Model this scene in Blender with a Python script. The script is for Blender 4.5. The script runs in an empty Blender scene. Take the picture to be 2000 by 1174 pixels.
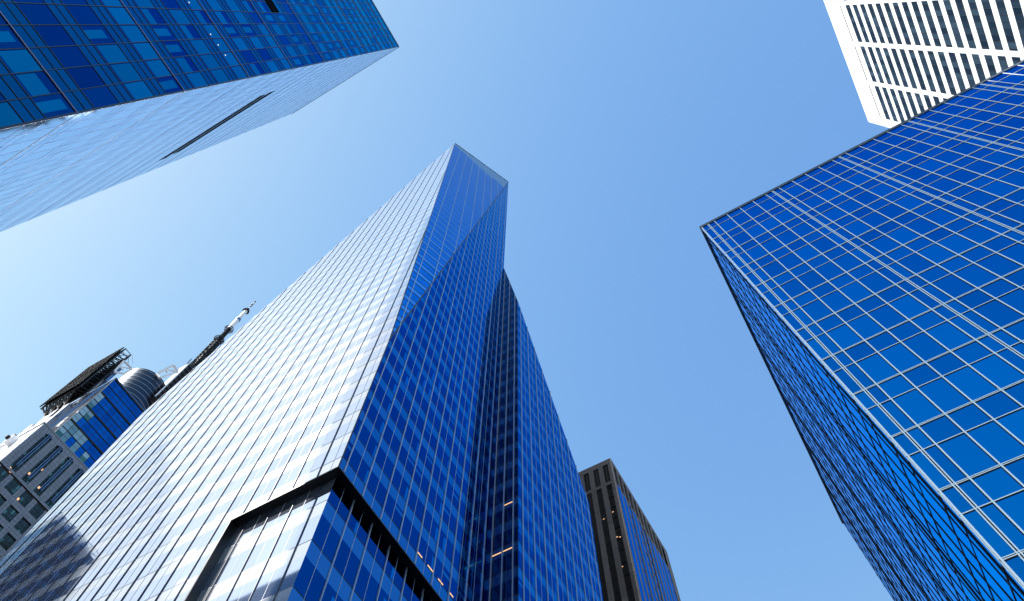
import bpy, math, random
from mathutils import Vector, Matrix
random.seed(7)
R = math.radians
SC = bpy.context.scene
COL = SC.collection
CZ = 1.7                                   # eye height of the photographer

# ------------------------------------------------------------------ camera
W_PX, H_PX = 2000.0, 1174.0
F_PX = 1373.25
CAM = Matrix(((0.8712, 0.4908, 0.0066), (0.4543, -0.8113, 0.3679), (-0.1859, 0.3175, 0.9299)))
rt, up, fw = Vector(CAM[0]).normalized(), Vector(CAM[1]), Vector(CAM[2]).normalized()
up = fw.cross(rt)
if up.dot(Vector(CAM[1])) < 0:
    up = -up
rt = up.cross(-fw) if up.cross(-fw).dot(rt) > 0 else -up.cross(-fw)
cam_d = bpy.data.cameras.new('camera')
cam_d.sensor_width = 36.0
cam_d.lens = F_PX / W_PX * 36.0
cam_d.clip_start = 0.5
cam_d.clip_end = 6000
cam = bpy.data.objects.new('camera', cam_d)
COL.objects.link(cam)
cam.matrix_world = Matrix(((rt.x, up.x, -fw.x, 0), (rt.y, up.y, -fw.y, 0), (rt.z, up.z, -fw.z, CZ), (0, 0, 0, 1)))
SC.camera = cam


def project(p):
    v = Vector((p[0], p[1], p[2] - CZ))
    d = v.dot(fw)
    if d <= 0.1:
        return None
    return (1000 + F_PX * v.dot(rt) / d, 587 - F_PX * v.dot(up) / d)


# ------------------------------------------------------------------ light
SUN = Vector((-22.2, -27.6, 36.8)).normalized()        # towards the sun: behind and to the left of the camera
sun_el = math.asin(SUN.z)
sun_az = math.atan2(SUN.x, SUN.y)
w = bpy.data.worlds.new('World')
SC.world = w
w.use_nodes = True
nt = w.node_tree
nt.nodes.clear()
sky = nt.nodes.new('ShaderNodeTexSky')
sky.sky_type = 'NISHITA'
sky.sun_disc = False
sky.sun_elevation = sun_el
sky.sun_rotation = sun_az
sky.altitude = 0
sky.air_density = 1.0
sky.dust_density = 0.3
sky.ozone_density = 1.0
bg = nt.nodes.new('ShaderNodeBackground')
bg.inputs['Strength'].default_value = 0.15
out = nt.nodes.new('ShaderNodeOutputWorld')
# grade the physical sky to the deep, contrasty blue of the day: one power curve per colour channel
SKY_STRENGTH, EXPO = 0.15, 1.15
sep = nt.nodes.new('ShaderNodeSeparateColor')
comb = nt.nodes.new('ShaderNodeCombineColor')
graded = []
nt.links.new(sky.outputs[0], sep.inputs[0])
for ch, (gain, power) in enumerate(((4.19, 1.4), (2.25, 1.0), (1.25, 0.4))):
    m1 = nt.nodes.new('ShaderNodeMath')
    m1.operation = 'MULTIPLY'
    m1.inputs[1].default_value = SKY_STRENGTH
    m2 = nt.nodes.new('ShaderNodeMath')
    m2.operation = 'POWER'
    m2.inputs[1].default_value = power
    m3 = nt.nodes.new('ShaderNodeMath')
    m3.operation = 'MULTIPLY'
    m3.inputs[1].default_value = gain / (SKY_STRENGTH * 2 ** EXPO)
    nt.links.new(sep.outputs[ch], m1.inputs[0])
    nt.links.new(m1.outputs[0], m2.inputs[0])
    nt.links.new(m2.outputs[0], m3.inputs[0])
    graded.append(m3)


def lim(a, b, k, op):
    mu = nt.nodes.new('ShaderNodeMath')
    mu.operation = 'MULTIPLY'
    mu.inputs[1].default_value = k
    mo = nt.nodes.new('ShaderNodeMath')
    mo.operation = op
    nt.links.new(b.outputs[0], mu.inputs[0])
    nt.links.new(a.outputs[0], mo.inputs[0])
    nt.links.new(mu.outputs[0], mo.inputs[1])
    return mo


blue = graded[2]                                          # the hazy rim of the sky stays white-blue, never pink
green = lim(graded[1], blue, 0.92, 'MINIMUM')
red = lim(graded[0], green, 0.90, 'MINIMUM')
for i, n in enumerate((red, green, blue)):
    nt.links.new(n.outputs[0], comb.inputs[i])
nt.links.new(comb.outputs[0], bg.inputs[0])
nt.links.new(bg.outputs[0], out.inputs[0])
sl = bpy.data.lights.new('sun', 'SUN')
sl.energy = 4.8
sl.angle = R(0.53)
sl.color = (1.0, 0.97, 0.93)
so = bpy.data.objects.new('sun', sl)
COL.objects.link(so)
so.rotation_euler = SUN.to_track_quat('Z', 'Y').to_euler()
so.location = (0, 0, 300)
vs = SC.view_settings
vs.view_transform = 'Standard'
vs.look = 'None'
vs.gamma = 1
vs.exposure = 1.15
SC.cycles.max_bounces = 6
SC.cycles.glossy_bounces = 4
SC.cycles.diffuse_bounces = 3

# ------------------------------------------------------------------ materials
MATS = {}


def new_mat(name):
    m = bpy.data.materials.new(name)
    m.use_nodes = True
    n = m.node_tree.nodes
    b = n.get('Principled BSDF')
    MATS[name] = m
    return m, m.node_tree, b


def plain(name, col, rough=0.6, metal=0.0, var=0.0, scale=0.4, spec=0.5):
    m, t, b = new_mat(name)
    b.inputs['Roughness'].default_value = rough
    b.inputs['Metallic'].default_value = metal
    b.inputs['Specular IOR Level'].default_value = spec
    if var:
        tc = t.nodes.new('ShaderNodeTexCoord')
        nz = t.nodes.new('ShaderNodeTexNoise')
        nz.inputs['Scale'].default_value = scale
        nz.inputs['Detail'].default_value = 5
        at = t.nodes.new('ShaderNodeAttribute')
        at.attribute_name = 'rnd'
        ad = t.nodes.new('ShaderNodeMath')
        ad.operation = 'ADD'
        mr = t.nodes.new('ShaderNodeMapRange')
        mr.inputs['From Min'].default_value = 0.3
        mr.inputs['From Max'].default_value = 1.7
        mr.inputs['To Min'].default_value = 1 - var
        mr.inputs['To Max'].default_value = 1 + var
        mx = t.nodes.new('ShaderNodeVectorMath')
        mx.operation = 'SCALE'
        mx.inputs[0].default_value = col
        t.links.new(tc.outputs['Object'], nz.inputs['Vector'])
        t.links.new(nz.outputs['Fac'], ad.inputs[0])
        t.links.new(at.outputs['Fac'], ad.inputs[1])
        t.links.new(ad.outputs[0], mr.inputs['Value'])
        t.links.new(mr.outputs[0], mx.inputs['Scale'])
        t.links.new(mx.outputs[0], b.inputs['Base Color'])
    else:
        b.inputs['Base Color'].default_value = (*col, 1)
    return m


def glass(name, c1, c2, rough=0.03, metal=1.0, wav=0.0, wscale=0.25, diff=None, spec=0.5, edge=None):
    """tinted reflective curtain-wall glass; c1..c2 is the spread of tint from pane to pane"""
    m, t, b = new_mat(name)
    b.inputs['Roughness'].default_value = rough
    b.inputs['Metallic'].default_value = metal
    b.inputs['Specular IOR Level'].default_value = spec
    if edge:
        b.inputs['Specular Tint'].default_value = (*edge, 1)
    at = t.nodes.new('ShaderNodeAttribute')
    at.attribute_name = 'rnd'
    mx = t.nodes.new('ShaderNodeMix')
    mx.data_type = 'RGBA'
    mx.inputs[6].default_value = (*c1, 1)
    mx.inputs[7].default_value = (*c2, 1)
    t.links.new(at.outputs['Fac'], mx.inputs[0])
    t.links.new(mx.outputs[2], b.inputs['Base Color'])
    if wav:
        tc = t.nodes.new('ShaderNodeTexCoord')
        nz = t.nodes.new('ShaderNodeTexNoise')
        nz.inputs['Scale'].default_value = wscale
        nz.inputs['Detail'].default_value = 1.5
        bp = t.nodes.new('ShaderNodeBump')
        bp.inputs['Strength'].default_value = wav
        bp.inputs['Distance'].default_value = 0.1
        t.links.new(tc.outputs['Object'], nz.inputs['Vector'])
        t.links.new(nz.outputs['Fac'], bp.inputs['Height'])
        t.links.new(bp.outputs[0], b.inputs['Normal'])
    return m


def emit(name, col, s):
    m, t, b = new_mat(name)
    b.inputs['Base Color'].default_value = (*col, 1)
    b.inputs['Emission Color'].default_value = (*col, 1)
    b.inputs['Emission Strength'].default_value = s
    return m


# corner block of grey ribs / blue glass on the avenue
plain('cap_light', (0.95, 0.98, 1.0), 0.3, 0.6)
plain('cap_grey', (0.30, 0.36, 0.42), 0.4, 0.3)
plain('fin_shadow_black', (0.006, 0.008, 0.012), 0.45, 0.0, spec=0.2)
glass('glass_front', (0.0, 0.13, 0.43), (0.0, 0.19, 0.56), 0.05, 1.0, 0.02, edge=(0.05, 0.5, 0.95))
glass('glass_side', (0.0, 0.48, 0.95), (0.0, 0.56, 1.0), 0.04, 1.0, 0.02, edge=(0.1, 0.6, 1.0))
# left glass slab
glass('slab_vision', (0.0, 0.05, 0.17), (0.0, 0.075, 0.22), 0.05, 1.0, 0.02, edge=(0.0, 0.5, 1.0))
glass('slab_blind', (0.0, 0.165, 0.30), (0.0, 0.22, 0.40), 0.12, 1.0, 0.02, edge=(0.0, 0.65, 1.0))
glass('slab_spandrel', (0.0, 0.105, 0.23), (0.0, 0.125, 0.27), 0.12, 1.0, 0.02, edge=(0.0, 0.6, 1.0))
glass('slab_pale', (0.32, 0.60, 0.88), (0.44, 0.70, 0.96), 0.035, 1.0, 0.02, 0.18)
plain('slab_bar', (0.008, 0.02, 0.05), 0.4, 0.2)
plain('slab_rail', (0.30, 0.28, 0.45), 0.35, 0.5)
plain('slab_bar_pale', (0.03, 0.13, 0.38), 0.4, 0.2)
plain('rail_white', (0.75, 0.70, 0.68), 0.4, 0.2)
plain('louvre_black', (0.006, 0.008, 0.012), 0.9, 0.0, spec=0.0)
# crystal tower
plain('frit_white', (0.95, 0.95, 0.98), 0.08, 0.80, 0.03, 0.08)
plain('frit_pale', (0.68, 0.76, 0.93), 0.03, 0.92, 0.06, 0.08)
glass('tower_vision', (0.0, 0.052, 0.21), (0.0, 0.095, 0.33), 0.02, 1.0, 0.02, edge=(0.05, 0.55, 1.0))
glass('return_glass', (0.002, 0.012, 0.06), (0.006, 0.03, 0.10), 0.04, 0.8, 0.0)  # return wall tints darkened to imitate the dark surroundings it mirrors
glass('return_spandrel', (0.04, 0.10, 0.19), (0.05, 0.115, 0.22), 0.12, 0.8, 0.0)
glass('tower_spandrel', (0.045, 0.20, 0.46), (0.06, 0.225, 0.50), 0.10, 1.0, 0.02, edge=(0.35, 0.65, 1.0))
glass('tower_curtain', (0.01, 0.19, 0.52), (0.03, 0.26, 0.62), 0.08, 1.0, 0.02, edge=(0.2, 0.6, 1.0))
glass('facet_glass', (0.02, 0.24, 0.66), (0.045, 0.31, 0.78), 0.03, 1.0, 0.02, edge=(0.4, 0.68, 1.0))
glass('facet_spandrel', (0.08, 0.40, 0.85), (0.10, 0.44, 0.90), 0.08, 1.0, 0.02, edge=(0.6, 0.8, 1.0))
glass('crown_glass', (0.150, 0.390, 0.600), (0.225, 0.465, 0.660), 0.05, 1.0, 0.02)
plain('tower_fin', (0.012, 0.018, 0.04), 0.4, 0.2)
plain('tower_cap', (0.40, 0.47, 0.56), 0.35, 0.6)
plain('tower_line', (0.012, 0.02, 0.05), 0.5, 0.0)
plain('tower_joint', (0.35, 0.36, 0.40), 0.5, 0.0)
plain('bronze', (0.012, 0.013, 0.014), 0.35, 0.3)
# white tower
plain('white_stone', (0.80, 0.79, 0.77), 0.7, 0.0, 0.03, 0.1)
glass('night_glass', (0.003, 0.009, 0.02), (0.03, 0.055, 0.08), 0.05, 0.0, 0.0, spec=0.10)
plain('grey_bar', (0.10, 0.105, 0.12), 0.5, 0.2)
# brown tower
plain('brown_stone', (0.105, 0.092, 0.09), 0.75, 0.0, 0.25, 0.3)
glass('smoke_glass', (0.003, 0.004, 0.006), (0.008, 0.009, 0.012), 0.08, 0.0, 0.0, spec=0.03)
glass('stripe_glass', (0.007, 0.111, 0.403), (0.019, 0.156, 0.488), 0.03, 1.0, 0.02, edge=(0.12, 0.5, 0.95))
plain('dark_bronze', (0.03, 0.026, 0.025), 0.5, 0.3)
# media tower
plain('grey_granite', (0.21, 0.23, 0.28), 0.55, 0.0, 0.12, 0.2)
plain('white_panel', (0.78, 0.78, 0.80), 0.45, 0.0, 0.03, 0.2)
glass('office_glass', (0.02, 0.035, 0.035), (0.05, 0.08, 0.08), 0.06, 0.5, 0.0)
glass('office_green', (0.06, 0.17, 0.16), (0.10, 0.24, 0.22), 0.10, 0.5, 0.0)
glass('box_blue', (0.003, 0.104, 0.377), (0.007, 0.156, 0.481), 0.01, 1.0, 0.06, 0.12, edge=(0.12, 0.5, 0.95))
glass('box_reflection', (0.16, 0.30, 0.34), (0.38, 0.52, 0.55), 0.15, 0.4, 0.0)
plain('steel_black', (0.012, 0.012, 0.014), 0.5, 0.3)
plain('steel_white', (0.75, 0.76, 0.78), 0.4, 0.1)
plain('steel_blue', (0.12, 0.20, 0.36), 0.35, 0.6)
plain('drum_metal', (0.035, 0.05, 0.08), 0.35, 0.9)
plain('drum_ring', (0.50, 0.54, 0.60), 0.35, 0.7)
plain('core', (0.03, 0.035, 0.04), 0.8, 0.0)
plain('roof_grey', (0.22, 0.22, 0.22), 0.85, 0.0)
emit('lamp_warm', (1.0, 0.52, 0.24), 0.5)
emit('lamp_pale', (1.0, 0.85, 0.62), 0.5)


# ------------------------------------------------------------------ mesh helpers
class MB:
    def __init__(self):
        self.v, self.f, self.m, self.r, self.slots = [], [], [], [], []

    def slot(self, mat):
        if mat not in self.slots:
            self.slots.append(mat)
        return self.slots.index(mat)

    def poly(self, pts, mat, rnd=None):
        b = len(self.v)
        self.v += [tuple(p) for p in pts]
        self.f.append(tuple(range(b, b + len(pts))))
        self.m.append(self.slot(mat))
        self.r.append(random.random() if rnd is None else rnd)

    def prism(self, base, top, mat, rnd=None, bottom=False):
        rnd = random.random() if rnd is None else rnd
        b, n = len(self.v), len(base)
        self.v += [tuple(p) for p in base] + [tuple(p) for p in top]
        fs = [tuple(range(b + n, b + 2 * n))] + [(b + i, b + (i + 1) % n, b + n + (i + 1) % n, b + n + i) for i in range(n)]
        if bottom:
            fs.append(tuple(range(b + n - 1, b - 1, -1)))
        k = self.slot(mat)
        self.f += fs
        self.m += [k] * len(fs)
        self.r += [rnd] * len(fs)

    def box(self, lo, hi, mat, rnd=None):
        (x0, y0, z0), (x1, y1, z1) = lo, hi
        self.prism([(x0, y0, z0), (x1, y0, z0), (x1, y1, z0), (x0, y1, z0)], [(x0, y0, z1), (x1, y0, z1), (x1, y1, z1), (x0, y1, z1)], mat, rnd, True)

    def rod(self, a, b, r, mat, n=6, r2=None):
        a, b = Vector(a), Vector(b)
        d = (b - a).normalized()
        s = d.cross(Vector((0, 0, 1)) if abs(d.z) < 0.9 else Vector((1, 0, 0))).normalized()
        t = d.cross(s)
        r2 = r if r2 is None else r2
        c = [(math.cos(2 * math.pi * i / n + .4), math.sin(2 * math.pi * i / n + .4)) for i in range(n)]
        self.prism([a + (s * x + t * y) * r for x, y in c], [b + (s * x + t * y) * r2 for x, y in c], mat, None, True)

    def build(self, name, parent=None, stuff=False, label=None):
        if not self.f:
            return None
        org = parent_origin(parent) if parent else Vector((0, 0, 0))
        me = bpy.data.meshes.new(name)
        me.from_pydata([Vector(p) - org for p in self.v], [], self.f)
        for s in self.slots:
            me.materials.append(MATS[s])
        me.polygons.foreach_set('material_index', self.m)
        a = me.attributes.new('rnd', 'FLOAT', 'FACE')
        a.data.foreach_set('value', self.r)
        me.update()
        o = bpy.data.objects.new(name, me)
        COL.objects.link(o)
        if parent:
            o.parent = parent
        if stuff:
            o['kind'] = 'stuff'
        if label:
            o['label'] = label
        return o


def parent_origin(p):
    v = Vector((0, 0, 0))
    while p:
        v += p.location
        p = p.parent
    return v


def thing(name, label, cat, loc, group=None):
    o = bpy.data.objects.new(name, None)
    o.empty_display_size = 2
    COL.objects.link(o)
    o.location = loc
    o['label'] = label
    o['category'] = cat
    if group:
        o['group'] = group
    return o


def clip(poly, u0, u1, v0, v1):
    for ax, lim, sg in ((0, u0, 1), (0, u1, -1), (1, v0, 1), (1, v1, -1)):
        res, n = [], len(poly)
        for i in range(n):
            a, b = poly[i], poly[(i + 1) % n]
            da, db = sg * (a[ax] - lim), sg * (b[ax] - lim)
            if da >= 0:
                res.append(a)
            if (da > 0 > db) or (da < 0 < db):
                k = da / (da - db)
                res.append((a[0] + (b[0] - a[0]) * k, a[1] + (b[1] - a[1]) * k))
        poly = res
        if len(poly) < 3:
            return None
    ar = sum(poly[i][0] * poly[(i + 1) % len(poly)][1] - poly[(i + 1) % len(poly)][0] * poly[i][1] for i in range(len(poly)))
    return poly if abs(ar) > 1e-4 else None


OCCL = []          # large faces that hide what lies behind them, to pick the panes the photo shows


def hidden(p, own):
    c = Vector((0, 0, CZ))
    d = Vector(p) - c
    for name, O, U, V, N, poly in OCCL:
        if name == own:
            continue
        den = d.dot(N)
        if abs(den) < 1e-9:
            continue
        k = (O - c).dot(N) / den
        if 0.01 < k < 0.98:
            q = c + d * k - O
            u, v = q.dot(U), q.dot(V)
            sgn = [((poly[(i + 1) % len(poly)][0] - a[0]) * (v - a[1]) - (poly[(i + 1) % len(poly)][1] - a[1]) * (u - a[0])) > 0 for i, a in enumerate(poly)]
            if all(sgn) or not any(sgn):
                return True
    return False


class Building:
    def __init__(self, name, label, cat, loc):
        self.root = thing(name, label, cat, loc)
        self.name = self.root.name
        self.win = {}            # part name -> list of (list of (poly3d, material, rnd))
        self.mb = {}             # part name -> MB

    def part(self, name):
        return self.mb.setdefault(name, MB())

    def face(self, O, U, V, N, poly, us, vs, pane, bars, tilt=0.0006):
        """one curtain-wall face. us, vs: boundaries; pane(i, j, u0, u1, v0, v1) -> (part, [(u0,u1,v0,v1,mat,rnd)]) or None;
        bars: (axis, position, width, depth, material, lo, hi[, base])"""
        O, U, V, N = Vector(O), Vector(U).normalized(), Vector(V).normalized(), Vector(N).normalized()
        P = lambda u, v, d=0.0: O + U * u + V * v + N * d
        for i in range(len(us) - 1):
            for j in range(len(vs) - 1):
                r = pane(i, j, us[i], us[i + 1], vs[j], vs[j + 1])
                if r is None:
                    continue
                part, rects = r
                if clip(poly, us[i], us[i + 1], vs[j], vs[j + 1]) is None:
                    continue
                tu, tv = random.gauss(0, tilt), random.gauss(0, tilt)
                uc, vc = (us[i] + us[i + 1]) / 2, (vs[j] + vs[j + 1]) / 2
                polys = []
                for (a, b, c, d, mat, rnd) in rects:
                    q = clip(poly, a, b, c, d)
                    if q:
                        polys.append(([P(u, v, tu * (u - uc) + tv * (v - vc)) for u, v in q], mat, rnd))
                if polys:
                    if part == 'window':
                        self.win.setdefault(part, []).append(polys)
                    else:
                        for p, m, r_ in polys:
                            self.part(part).poly(p, m, r_)
        for bar in bars:
            ax, pos, wd, dp, mat, lo, hi = bar[:7]
            base = bar[7] if len(bar) > 7 else -0.02
            prt = bar[8] if len(bar) > 8 else 'mullion'
            q = clip(poly, *((pos - wd / 2, pos + wd / 2, lo, hi) if ax == 'u' else (lo, hi, pos - wd / 2, pos + wd / 2)))
            if q:
                self.part(prt).prism([P(u, v, base) for u, v in q], [P(u, v, dp) for u, v in q], mat)

    def occlude(self, O, U, V, N, poly):
        OCCL.append((self.name, Vector(O), Vector(U).normalized(), Vector(V).normalized(), Vector(N).normalized(), poly))

    def finish(self, most=100):
        for part, lst in self.win.items():
            sc = []
            for k, polys in enumerate(lst):
                area = 0.0
                for p, m, r in polys:
                    q = [project(x) for x in p]
                    if any(x is None for x in q):
                        continue
                    cx, cy = sum(x[0] for x in q) / len(q), sum(x[1] for x in q) / len(q)
                    if not (0 < cx < W_PX and 0 < cy < H_PX):
                        continue
                    area += abs(sum(q[i][0] * q[(i + 1) % len(q)][1] - q[(i + 1) % len(q)][0] * q[i][1] for i in range(len(q)))) / 2
                if area > 0 and hidden(polys[0][0][0], self.name):
                    area = 0
                sc.append((area, k))
            sc.sort(reverse=True)
            best = {k for a, k in sc[:most] if a > 0}
            rest = MB()
            for k, polys in enumerate(lst):
                t = MB() if k in best else rest
                for p, m, r in polys:
                    t.poly(p, m, r)
                if k in best:
                    t.build(part, self.root)
            rest.build(part, self.root, stuff=True)
        for name, mb in self.mb.items():
            mb.build(name.split('#')[0], self.root)


X, Y, Z = Vector((1, 0, 0)), Vector((0, 1, 0)), Vector((0, 0, 1))
BUILD = []


def frange(a, b, s):
    n = int(math.floor((b - a) / s + 1e-6))
    return [a + s * i for i in range(n + 1)]


# ------------------------------------------------------------------ 1. ribbed blue glass block on the right
def corner_block():
    u = 24.0
    b = Building('office_block', 'lower blue glass block with a pale metal grid, in front of the white stone tower', 'office building', (u * .2621, u, 0))
    x0, y0, y1, x1 = u * .2621, u, u * 2.62, 47.0
    top = 2.6574 * u + CZ
    fl, sp = .1655 * u, .0625 * u
    pan = .0531 * u
    # rows from the roof down: spandrel strip first
    rows, z = [top], top
    vlines, kind = [], []
    z = top - .0609 * u
    edges = [(top, 'f')]
    edges.append((z, 's'))
    z = 2.4882 * u + CZ
    while z > 1:
        edges.append((z, 'f'))
        edges.append((z - sp, 's'))
        z -= fl
    edges = [e for e in edges if e[0] > 0.5] + [(0, 'f')]
    vlist = sorted(e[0] for e in edges)
    kinds = {e[0]: e[1] for e in edges}

    def umarks(L):
        c, k, ul, dbl = 0.0, 0, [], []
        pos = pan * .52
        while pos < L:
            dbl.append(pos)
            q = pos + pan * .5
            ul.append(q)
            for _ in range(4):
                q += pan
                ul.append(q)
            pos += pan * 5
        return [x for x in ul if x < L - .1], dbl

    for (O, U, N, L, g, vm, hm, depth, side) in (((x0, y0, 0), X, -Y, x1 - x0, 'glass_front', 'cap_light', 'cap_grey', .035, 0),
                                                 ((x0, y0, 0), Y, -X, y1 - y0, 'glass_side', 'fin_shadow_black', 'fin_shadow_black', .03, 1)):
        ul, dbl = umarks(L)
        us = sorted([0, L] + ul + dbl)

        def pane(i, j, a, c, d, e, g=g):
            r = random.random()
            dark = .45 if (e - d) < 2.0 else .0
            return 'window', [(a, c, d, e, g, max(0, min(1, r * .8 - dark * .5 + .1)))]
        bars = []
        wv = .05 if side else .066
        for q in ul:
            bars.append(('u', q, wv, depth, vm, 0, top))
            if not side:
                bars.append(('u', q - .055, .04, .008, 'fin_shadow_black', 0, top))  # black strip paints a shadow line beside each pale rib
        for q in dbl:
            bars += [('u', q - .055, wv * .8, depth + .01, vm, 0, top), ('u', q + .055, wv * .8, depth + .01, vm, 0, top)]
            bars.append(('u', q, .05, .01, 'fin_shadow_black', 0, top))
        bars.append(('u', .04, .08, depth + .02, 'cap_light', 0, top))
        for z in vlist[1:-1]:
            if side:
                bars.append(('v', z, .09 if kinds[z] == 'f' else .045, depth * .8, 'fin_shadow_black', 0, L))
            elif kinds[z] == 'f':
                bars += [('v', z + .05, .04, depth * .8, 'cap_light', 0, L), ('v', z - .03, .04, depth * .8, 'cap_light', 0, L), ('v', z + .01, .04, .012, 'fin_shadow_black', 0, L),
                         ('v', z - .08, .055, .014, 'fin_shadow_black', 0, L)]  # lowest black strip paints the shade under the floor line
            else:
                bars += [('v', z, .045, depth * .8, 'cap_light', 0, L), ('v', z - .05, .055, .014, 'fin_shadow_black', 0, L)]  # black strip beneath paints this bar's underside shade
        b.face(O, U, Z, N, [(0, 0), (L, 0), (L, top), (0, top)], us, vlist, pane, bars, .003)
        b.occlude(O, U, Z, N, [(0, 0), (L, 0), (L, top), (0, top)])
    m = b.part('roof')
    m.box((x0 - .12, y0 - .12, top + .005), (x1, y1, top + .10), 'fin_shadow_black')
    m.box((x0 - .10, y0 - .10, top - .11), (x1, y1, top - .006), 'cap_grey')
    b.part('wall').box((x0 + .1, y0 + .1, 0), (x1, y1, top - .2), 'core')
    BUILD.append(b)


# ------------------------------------------------------------------ 2. slab at the upper left
def glass_slab():
    u = 24.0
    b = Building('glass_tower', 'broad blue glass slab with a black slit across its pale blue flank', 'skyscraper', (-u, -u * .333, 0))
    x0, y0 = -u, -u * .333
    x1, y1 = -2.157 * u, -.3300 * u
    yb = -78.0
    top = 6.56 * u + CZ
    fl, sp = .1908 * u, .036 * u
    z = 1.6996 * u + CZ
    while z > 0:
        z -= fl
    vl, kd = [0], {}
    n0 = round((1.6996 * u + CZ - z) / fl)
    k = 0
    while z < top:
        for q, s in ((z, 'a'), (z + sp, 'b'), (z + 2 * sp, 'c')):
            if 0.2 < q < top - .3:
                vl.append(q)
                kd[q] = (s, k - n0)
        z += fl
        k += 1
    vl.append(top)
    # wide dark face, looking +X
    L = y0 - yb
    pit = .0558 * u
    us = frange(0, L, pit)
    colmode = {}

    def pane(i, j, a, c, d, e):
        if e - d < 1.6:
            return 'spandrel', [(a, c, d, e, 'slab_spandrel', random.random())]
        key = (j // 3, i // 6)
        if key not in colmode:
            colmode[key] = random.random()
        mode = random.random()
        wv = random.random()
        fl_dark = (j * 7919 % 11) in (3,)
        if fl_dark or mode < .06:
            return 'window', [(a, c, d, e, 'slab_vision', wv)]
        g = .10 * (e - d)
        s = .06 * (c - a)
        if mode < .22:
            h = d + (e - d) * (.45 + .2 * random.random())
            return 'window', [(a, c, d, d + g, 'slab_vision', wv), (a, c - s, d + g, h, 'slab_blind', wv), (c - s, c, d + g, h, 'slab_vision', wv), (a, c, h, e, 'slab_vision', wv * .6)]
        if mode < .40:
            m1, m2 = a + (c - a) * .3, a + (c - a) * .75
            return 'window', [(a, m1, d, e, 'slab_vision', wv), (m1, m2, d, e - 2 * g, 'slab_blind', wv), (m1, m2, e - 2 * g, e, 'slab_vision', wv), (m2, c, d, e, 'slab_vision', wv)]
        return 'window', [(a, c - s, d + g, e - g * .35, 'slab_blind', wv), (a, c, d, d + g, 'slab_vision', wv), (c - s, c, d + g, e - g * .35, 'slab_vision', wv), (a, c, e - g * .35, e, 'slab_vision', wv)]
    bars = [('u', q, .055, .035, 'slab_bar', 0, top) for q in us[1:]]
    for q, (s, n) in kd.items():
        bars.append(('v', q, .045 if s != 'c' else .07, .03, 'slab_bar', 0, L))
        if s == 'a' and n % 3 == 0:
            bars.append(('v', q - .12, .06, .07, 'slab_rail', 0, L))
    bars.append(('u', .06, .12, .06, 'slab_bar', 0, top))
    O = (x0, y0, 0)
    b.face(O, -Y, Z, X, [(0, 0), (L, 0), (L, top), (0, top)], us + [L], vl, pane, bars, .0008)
    b.occlude(O, -Y, Z, X, [(0, 0), (L, 0), (L, top), (0, top)])
    # dark plant-room slit
    b.part('louvre').box((x0 - .1, yb, 3.640 * u + CZ), (x0 + .09, -.6155 * u, 3.738 * u + CZ), 'louvre_black')
    for yy, zz in ((-.6399, 2.7503), (-.5167, 2.7515), (-.474, 2.7554), (-.4329, 2.7579)):
        t = MB()
        t.box((x0, yy * u - .05, zz * u + CZ - .05), (x0 + .03, yy * u + .05, zz * u + CZ + .05), 'lamp_pale')
        t.build('ceiling_light', b.root)
    # narrow pale flank, looking +Y
    U = Vector((x1 - x0, y1 - y0, 0))
    L2 = U.length
    U.normalize()
    N = Vector((-U.y, U.x, 0))
    N = N if N.y > 0 else -N
    us2 = frange(0, L2, pit)

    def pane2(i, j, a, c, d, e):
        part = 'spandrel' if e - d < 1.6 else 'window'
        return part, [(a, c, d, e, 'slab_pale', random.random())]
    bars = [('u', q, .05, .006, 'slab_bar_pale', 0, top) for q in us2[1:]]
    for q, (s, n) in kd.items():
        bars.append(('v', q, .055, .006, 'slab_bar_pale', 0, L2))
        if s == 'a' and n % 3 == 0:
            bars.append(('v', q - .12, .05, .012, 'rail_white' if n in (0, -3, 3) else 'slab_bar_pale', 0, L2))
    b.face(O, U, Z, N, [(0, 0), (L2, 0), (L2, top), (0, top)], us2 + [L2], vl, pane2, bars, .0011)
    for (a, c, ea, eb) in ((3.655, 3.728, .29, .95), (3.752, 3.832, .272, .915)):
        p0, p1 = Vector(O) + U * (ea * u - .0), Vector(O) + U * (eb * u)
        q = [p0 - N * .2, p1 - N * .2, p1 + N * .015, p0 + N * .015]
        b.part('louvre').prism([v + Z * (a * u + CZ) for v in q], [v + Z * (c * u + CZ) for v in q], 'louvre_black', None, True)
    m = b.part('wall')
    f = [Vector((x0 - .1, y0 - .1, 0)), Vector((x1 + .02, y1 - .1, 0)), Vector((x1 + .02, yb, 0)), Vector((x0 - .1, yb, 0))]
    m.prism(f, [p + Z * (top - .05) for p in f], 'core')
    m = b.part('roof')
    f = [Vector((x0 + .04, y0 + .04, top)), Vector((x1 - .04, y1 + .04, top)), Vector((x1 - .04, yb, top)), Vector((x0 + .04, yb, top))]
    m.prism(f, [p + Z * .12 for p in f], 'slab_bar', None, True)
    BUILD.append(b)


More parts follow.
